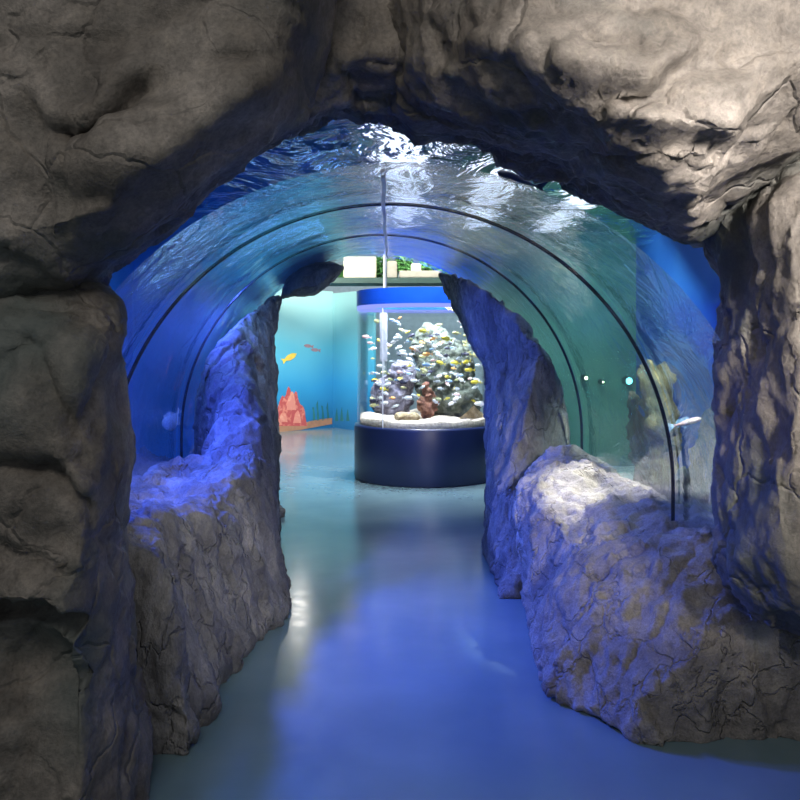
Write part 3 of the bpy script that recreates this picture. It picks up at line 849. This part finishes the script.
blob_rock('rock', [(TX-.45, TY+.35, 1.05, .30, .25, .32), (TX-.3, TY+.3, 1.35, .2, .2, .2)], M['trock2'], 5, .03, label='low purple-grey rock at the back left of the round tank')
blob_rock('driftwood', [(TX+.03, TY-.25, .92, .09, .09, .14), (TX+.06, TY-.25, 1.08, .07, .06, .12), (TX+.0, TY-.2, 1.2, .05, .05, .1), (TX+.13, TY-.22, 1.0, .05, .05, .12), (TX-.06, TY-.25, 1.0, .05, .05, .1)], M['tred'], 8, .012, .02, label='reddish brown driftwood standing in the middle of the round tank', cat='driftwood', fine=.01)
blob_rock('stone', [(TX-.2, TY-.45, .83, .13, .09, .07), (TX-.32, TY-.42, .84, .09, .08, .06)], M['tyel'], 9, .012, .012, label='yellowish stone on the sand at the front left of the round tank', cat='stone', fine=.006)
# slanted slab of slate on the sand
bm = bmesh.new()
v = [bm.verts.new(q) for q in ((TX+.42, TY-.42, .80), (TX+.62, TY-.36, .98), (TX+.83, TY-.2, .80), (TX+.5, TY-.25, .80))]
for f in ((0, 1, 2), (0, 3, 1), (1, 3, 2), (0, 2, 3)): bm.faces.new([v[i] for i in f])
bmesh.ops.subdivide_edges(bm, edges=bm.edges[:], cuts=4, use_grid_fill=True)
for q in bm.verts: q.co += noise.noise_vector(q.co*9)*.012
tag(obj_bm('stone', bm, M['tyel']), 'peaked sandy stone on the sand at the right of the round tank', 'stone')
# filter pipe, pale, inside the left of the tank
bm = bmesh.new(); add_box(bm, TX-.60, TX-.50, TY-.35, TY-.28, 1.55, TZ1-.3, .01)
M['pipe'] = simple('pale_plastic', (.55, .56, .62), rough=.4)
pipe_me = obj_bm('overflow_pipe', bm, M['pipe']); tag(pipe_me, 'pale plastic overflow pipe inside the left of the round tank', 'pipe')

# fish -------------------------------------------------------------
def fish_mesh(L=1, H=.32, W=.14, n=10):
    bm = bmesh.new(); prof = []
    rings = []
    for i in range(n+1):
        t = i/n
        h = H/2*(math.sin(PI*min(1, t**.62*1.0))**.8 if 0 < t < 1 else 0)
        h = max(h, .035 if i == n else .004)
        wv = W/2*(h/(H/2))**1.0
        rings.append([bm.verts.new((-.5*L+t*.8*L, wv*math.cos(2*PI*k/8), h*math.sin(2*PI*k/8))) for k in range(8)])
    for a, b_ in zip(rings, rings[1:]):
        for k in range(8): bm.faces.new((a[k], a[(k+1) % 8], b_[(k+1) % 8], b_[k]))
    bm.faces.new(rings[0]); bm.faces.new(rings[-1])
    return bm
def fin_bm(pts, th=.02):
    bm = bmesh.new()
    a = [bm.verts.new((x, -th/2, z)) for x, z in pts]; b_ = [bm.verts.new((x, th/2, z)) for x, z in pts]
    bm.faces.new(a); bm.faces.new(list(reversed(b_)))
    n = len(pts)
    for i in range(n): bm.faces.new((a[i], a[(i+1) % n], b_[(i+1) % n], b_[i]))
    return bm
def to_me(bm, name, mat, smooth=True):
    bmesh.ops.recalc_face_normals(bm, faces=bm.faces)
    me = bpy.data.meshes.new(name); bm.to_mesh(me); bm.free(); me.materials.append(mat)
    for p in me.polygons: p.use_smooth = smooth
    return me
def make_fish(label, body, fin, group, H=.32):
    t = thing('fish', label, 'fish', group=group)
    fm = M[body]; f2 = M[fin]
    for nm, me in (('body', to_me(fish_mesh(H=H), 'body', fm)),
                   ('tail_fin', to_me(fin_bm([(.27, .02), (.5, .16), (.44, 0), (.5, -.16), (.27, -.02)]), 'tail', f2, False)),
                   ('dorsal_fin', to_me(fin_bm([(-.22, H*.40), (-.12, H*.5+.07), (.15, H*.36+.08), (.24, H*.18)]), 'dorsal', f2, False)),
                   ('belly_fin', to_me(fin_bm([(-.1, -H*.42), (0, -H*.5-.07), (.12, -H*.36), (.2, -H*.2-.05), (.22, -H*.15)]), 'belly', f2, False))):
        o = bpy.data.objects.new(nm, me); C.objects.link(o); o.parent = t
    return t
def copy_thing(t):
    c = t.copy(); C.objects.link(c)
    for ch in t.children:
        k = ch.copy(); C.objects.link(k); k.parent = c
    return c
for nm, c, c2 in (('f_white', (.85, .84, .82), (.7, .75, .82)), ('f_yellow', (.85, .68, .06), (.8, .75, .25)), ('f_orange', (.85, .38, .10), (.8, .5, .3)),
                  ('f_blue', (.22, .38, .60), (.45, .6, .75)), ('f_dark', (.03, .03, .06), (.08, .08, .14)), ('f_olive', (.42, .42, .20), (.6, .6, .35)),
                  ('f_pink', (.85, .50, .48), (.9, .8, .75)), ('f_silver', (.55, .60, .62), (.75, .78, .76))):
    M[nm] = two_tone_wall(nm, c, c, c2, 5)
kinds = [
 ('white cichlid among the shoal in the round tank', 'f_white', 'f_white', 'white cichlids in the round tank', 26),
 ('bright yellow cichlid among the shoal in the round tank', 'f_yellow', 'f_yellow', 'yellow cichlids in the round tank', 14),
 ('silvery grey cichlid among the shoal in the round tank', 'f_silver', 'f_silver', 'silvery cichlids in the round tank', 32),
 ('olive yellow cichlid among the shoal in the round tank', 'f_olive', 'f_olive', 'olive cichlids in the round tank', 30),
 ('pale blue cichlid among the shoal in the round tank', 'f_blue', 'f_white', 'blue cichlids in the round tank', 16),
 ('orange cichlid among the shoal in the round tank', 'f_orange', 'f_orange', 'orange cichlids in the round tank', 8),
 ('dark blackish cichlid among the shoal in the round tank', 'f_dark', 'f_dark', 'dark cichlids in the round tank', 16),
 ('pink and white cichlid among the shoal in the round tank', 'f_pink', 'f_white', 'pink cichlids in the round tank', 6),
]
placed = []
def free_spot(big=.1):
    for _ in range(400):
        a = R.uniform(0, 2*PI); r = (TR-.14)*math.sqrt(R.random())
        x, y = TX+r*math.cos(a), TY+r*math.sin(a)
        if y > TY+.12: continue
        z = R.choice((R.uniform(.95, 2.12), R.uniform(1.2, 1.95)))
        if z < 1.3 and abs(x-TX-.03) < .25 and y > TY-.42: continue
        if x < TX-.42 and x > TX-.68 and abs(y-TY+.31) < .14 and z > 1.45: continue
        if all((x-p[0])**2+(y-p[1])**2+((z-p[2])*1.6)**2 < 99 and ((x-p[0])**2+(y-p[1])**2+((z-p[2])*1.5)**2) > .115**2 for p in placed):
            placed.append((x, y, z)); return (x, y, z)
    return None
# hand-placed fish seen in the photograph: (px, py, depth from centre, length, heading, kind)
hand = [(367, 337, -.6, .13, .15, 7), (371, 343, -.62, .10, .1, 7), (394, 342, -.5, .12, -.5, 0), (402, 354, -.6, .15, 2.9, 0), (424, 331, -.6, .14, .2, 1),
        (447, 339, -.6, .15, .25, 1), (416, 350, -.55, .17, .5, 0), (428, 365, -.7, .15, .1, 4), (441, 363, -.6, .13, .3, 1), (476, 382, -.55, .14, 0, 1),
        (481, 404, -.5, .17, .05, 0), (436, 402, -.55, .11, .6, 0), (449, 308, -.4, .12, .4, 1), (461, 322, -.45, .11, 2.9, 7), (402, 382, -.6, .13, 3.0, 6),
        (384, 389, -.6, .12, .2, 1), (456, 363, -.5, .14, .1, 1), (407, 398, -.6, .14, 3.1, 0), (374, 401, -.5, .12, .1, 6), (470, 370, -.5, .14, 0, 1)]
protos = [make_fish(k[0], k[1], k[2], k[3]) for k in kinds]
used = [False]*len(kinds)
def put(i, loc, L, yaw, pitch=0):
    f = protos[i] if not used[i] else copy_thing(protos[i]); used[i] = True
    f.location = loc; f.scale = (L, L, L); f.rotation_euler = (R.uniform(-.15, .15), pitch, yaw); return f
for px, py, dy, L, an, k in hand:
    Y = TY+dy; v = P(px, py, Y); placed.append(tuple(v))
    put(k, v, L, 0 if abs(an) < 1.5 else PI, an if abs(an) < 1.5 else an-PI)
for i, k in enumerate(kinds):
    for j in range(k[4]):
        s = free_spot()
        if s: put(i, s, R.uniform(.075, .14), R.choice((0, PI))+R.uniform(-.8, .8), R.uniform(-.45, .45))

# big tank inhabitants -----------------------------------------------------
M['shark'] = simple('shark_skin', (.03, .05, .10), rough=.4)
sh = thing('shark', 'dark small shark gliding above the tunnel crown at the upper right', 'shark', tuple(P(522, 181, 5.2)))
obj_bm('body', fish_mesh(L=1, H=.17, W=.16, n=16), M['shark'], sh, True)
obj_bm('tail_fin', fin_bm([(.27, .015), (.5, .16), (.42, 0), (.47, -.07), (.27, -.015)]), M['shark'], sh)
obj_bm('dorsal_fin', fin_bm([(-.12, .06), (.02, .17), (.05, .06)]), M['shark'], sh)
obj_bm('pectoral_fin', fin_bm([(-.2, -.03), (-.02, -.15), (-.08, -.03)]), M['shark'], sh)
sh.scale = (.34,)*3; sh.rotation_euler = (.3, .25, .3)
pf = make_fish('pale deep-bodied fish hovering in the dark left part of the aquarium', 'f_silver', 'f_silver', None, H=.62)
pf.location = P(173, 419, 7.4); pf.scale = (.22,)*3; pf.rotation_euler = (0, -.9, .5)
pf = make_fish('slender pinkish fish swimming past the bright blue wall on the right', 'f_pink', 'f_blue', None, H=.18)
pf.location = P(684, 423, 5.9); pf.scale = (.24,)*3; pf.rotation_euler = (0, .3, PI-.3)

def at(px, py, Y): return P(px, py, Y)
def pil_blobs(pts):
    out = []
    for px, py, Y, rpx, rpy in pts:
        v = P(px, py, Y); out.append((v.x, v.y, v.z, rpx/F*Y, rpx/F*Y*.9, rpy/F*Y))
    return out
tall = [(656, 510, 6.2, 17, 40), (657, 470, 6.2, 16, 40), (659, 430, 6.2, 15, 40), (654, 395, 6.2, 14, 28), (647, 372, 6.2, 9, 14), (663, 390, 6.2, 12, 30), (668, 450, 6.2, 12, 60), (655, 545, 6.2, 18, 30)]
blob_rock('reef_pillar', pil_blobs(tall), M['coral'], 31, .02, .03, label='tall knobbly coral-covered rock pillar behind the right acrylic', cat='reef rock', stretch=.6)
small = [(633, 402, 6.5, 7, 12), (636, 425, 6.5, 8, 22), (640, 450, 6.5, 10, 22), (645, 475, 6.5, 12, 25), (650, 510, 6.5, 14, 30), (652, 545, 6.5, 16, 30)]
blob_rock('reef_pillar', pil_blobs(small), M['coral'], 33, .02, .025, label='shorter leaning coral branch left of the tall reef pillar', cat='reef rock', stretch=.6)
low = [(684, 500, 5.9, 14, 20), (682, 485, 5.9, 7, 15), (700, 515, 5.9, 20, 15), (712, 495, 5.9, 14, 20), (690, 540, 5.9, 30, 30)]
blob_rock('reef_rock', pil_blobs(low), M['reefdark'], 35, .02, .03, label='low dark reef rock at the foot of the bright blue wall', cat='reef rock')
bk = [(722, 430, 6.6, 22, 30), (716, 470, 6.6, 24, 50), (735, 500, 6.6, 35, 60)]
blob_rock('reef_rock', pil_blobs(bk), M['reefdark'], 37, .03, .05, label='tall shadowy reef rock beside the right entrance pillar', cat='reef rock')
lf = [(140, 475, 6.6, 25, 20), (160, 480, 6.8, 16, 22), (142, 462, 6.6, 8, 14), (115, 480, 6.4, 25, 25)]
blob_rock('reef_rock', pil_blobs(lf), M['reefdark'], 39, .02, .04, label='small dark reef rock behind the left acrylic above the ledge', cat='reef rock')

# underwater lamps on the green wall
M['lampbody'] = simple('lamp_housing', (.05, .05, .06), rough=.4)
def uw_lamp(px, py, r, col, s, lab):
    v = P(px, py, YB-.12)
    t = thing('underwater_lamp', lab, 'lamp', v)
    bm = bmesh.new(); bmesh.ops.create_cone(bm, segments=20, radius1=r, radius2=r*.8, depth=.14, cap_ends=True, matrix=Matrix.Rotation(PI/2, 4, 'X') @ Matrix.Translation((0, 0, -.06)))
    add_box(bm, -.01, .01, .0, .125, -.01, .01)
    obj_bm('housing', bm, M['lampbody'], t)
    bm = bmesh.new(); bmesh.ops.create_uvsphere(bm, u_segments=16, v_segments=8, radius=r*.8, matrix=Matrix.Diagonal((1, .5, 1, 1)))
    o = obj_bm('lens', bm, emit('lens_glow', col, s), t, True)
for px, py, r, c, s, lb in ((586, 378, .035, (.75, 1, .6), 9, 'yellow-green underwater lamp nearest the tunnel end'), (603, 382, .03, (.75, 1, .6), 7, 'small yellow-green underwater lamp between the other two'), (629, 381, .05, (.2, .95, .95), 8, 'large cyan underwater lamp near the reef pillar')):
    uw_lamp(px, py, r, c, s, lb)

# unseen glowing panels added over the water to silver its ripples
M['glow_face'] = emit('ripple_glow', (.95, .92, 1), 3.6)
M['housing'] = simple('panel_housing', (.6, .6, .62), rough=.5)
for x, y0, y1, z, lb in ((.05, 4.6, 8.8, 3.5, 'left of the three added glow panels above the water'), (.75, 4.6, 8.8, 3.4, 'middle of the three added glow panels above the water'), (1.5, 4.6, 8.8, 3.3, 'right of the three added glow panels above the water')):
    t = thing('glow_panel', lb, 'lamp', (x, (y0+y1)/2, z))
    bm = bmesh.new(); add_box(bm, x-.16, x+.16, y0, y1, z, z+.06, .01)
    for yy in (y0+.3, y1-.3): add_box(bm, x-.008, x+.008, yy-.008, yy+.008, z+.06, ZT)
    child(obj_bm('housing', bm, M['housing'], t), t)
    k = 0
    while y0+k*1.4 < y1-.2:
        bm = bmesh.new(); add_box(bm, x-.13, x+.13, y0+.1+k*1.4, y0+1.3+k*1.4, z-.04, z-.002, .01)
        child(obj_bm('glow_face', bm, M['glow_face'], t, True), t); k += 1
# ------------------------------------------------------------------ lights
def area(name, loc, to, sx, sy, e, col, spread=180):
    l = bpy.data.lights.new(name, 'AREA'); l.shape = 'RECTANGLE'; l.size = sx; l.size_y = sy; l.energy = e; l.color = col; l.spread = math.radians(spread)
    o = bpy.data.objects.new(name, l); C.objects.link(o); o.location = loc
    d = Vector(to)-Vector(loc); o.rotation_euler = d.to_track_quat('-Z', 'Y').to_euler(); return o
def spot(name, loc, to, e, col, ang=60, r=.1, blend=.5):
    l = bpy.data.lights.new(name, 'SPOT'); l.energy = e; l.color = col; l.spot_size = math.radians(ang); l.shadow_soft_size = r; l.spot_blend = blend
    o = bpy.data.objects.new(name, l); C.objects.link(o); o.location = loc
    d = Vector(to)-Vector(loc); o.rotation_euler = d.to_track_quat('-Z', 'Y').to_euler(); return o
# hall lights in front of the archway
spot('hall_spot', (1.7, -2.0, 3.1), (1.6, 3, 2.45), 3300, (1, .93, .88), 38, .35, .9)
area('hall_light', (-.9, -.8, 4.4), (-.7, 3.2, 1.5), 2.0, 1, 58, (1, .95, .88))
# aquarium lights, plus two added fills
BL = (.07, .13, 1)
spot('aquarium_light_blue', (-2.4, 5.9, 2.68), (.7, 4.6, -.2), 820, BL, 76, .12, 1)
spot('aquarium_light_blue', (-2.4, 7.0, 2.68), (.9, 7.2, .9), 600, BL, 55, .12, .6)
spot('aquarium_light_blue', (-2.3, 5.4, 2.68), (-1.35, 5.0, .7), 420, BL, 75, .12, .6)
spot('aquarium_light_blue', (-2.0, 5.0, 2.68), (-1.1, 7.2, 1.0), 520, BL, 60, .12, .6)
area('aquarium_light_left', (-2.2, 7.2, 2.74), (-2.4, 7.2, 0), .8, 3.2, 50, (.2, .45, 1))
spot('aquarium_light_white', (1.82, 6.1, 2.6), (1.33, 5.45, .95), 750, (1, .90, .72), 26, .06, .7)
area('side_fill_light', (2.4, -.6, 3.4), (-1.0, 4.8, .7), .8, .8, 5, (1, .95, .9), 20)  # added fill that greys the left ledge face
spot('reef_fill_light', (1.95, 5.3, 2.6), (1.9, 6.3, 1.1), 650, (.85, .95, .75), 50, .08, .8)  # added fill to bring out the reef pillars
area('aquarium_light_right', (2.0, 7.8, 2.74), (2.1, 8.8, .8), .6, 1.8, 34, (.5, 1, .8), 140)
area('aquarium_light_deep', (2.2, 5.2, 2.74), (2.55, 5.4, 1), .4, 1.6, 11, (.3, .5, 1), 110)
# far room
area('room_light', (-2.4, 13.6, 4.3), (-2.2, 16.8, 1.2), 3, 2, 480, (1, .98, .92), 140)
area('room_light_far', (1.5, 16, 4.35), (1.5, 18, 1), 3, 2, 300, (1, .97, .9), 140)
area('tank_fill_light', (.3, 9.7, 4.1), (.35, 11, 1.8), 2, .4, 90, (.95, .97, 1), 120)  # added fill that brightens the front of the round tank
area('tank_light', (TX, TY-.05, TZ1+.25), (TX, TY, 0), 1.3, 1.3, 200, (.95, .97, 1), 100)
for px_, Y_, z_, e_ in ((299, 16.4, 3.3, 38),):
    l = bpy.data.lights.new('downlight', 'POINT'); l.energy = e_; l.shadow_soft_size = .1; l.color = (1, .96, .88)
    o = bpy.data.objects.new('downlight', l); C.objects.link(o); o.location = (cx_at(px_, Y_), Y_, z_)
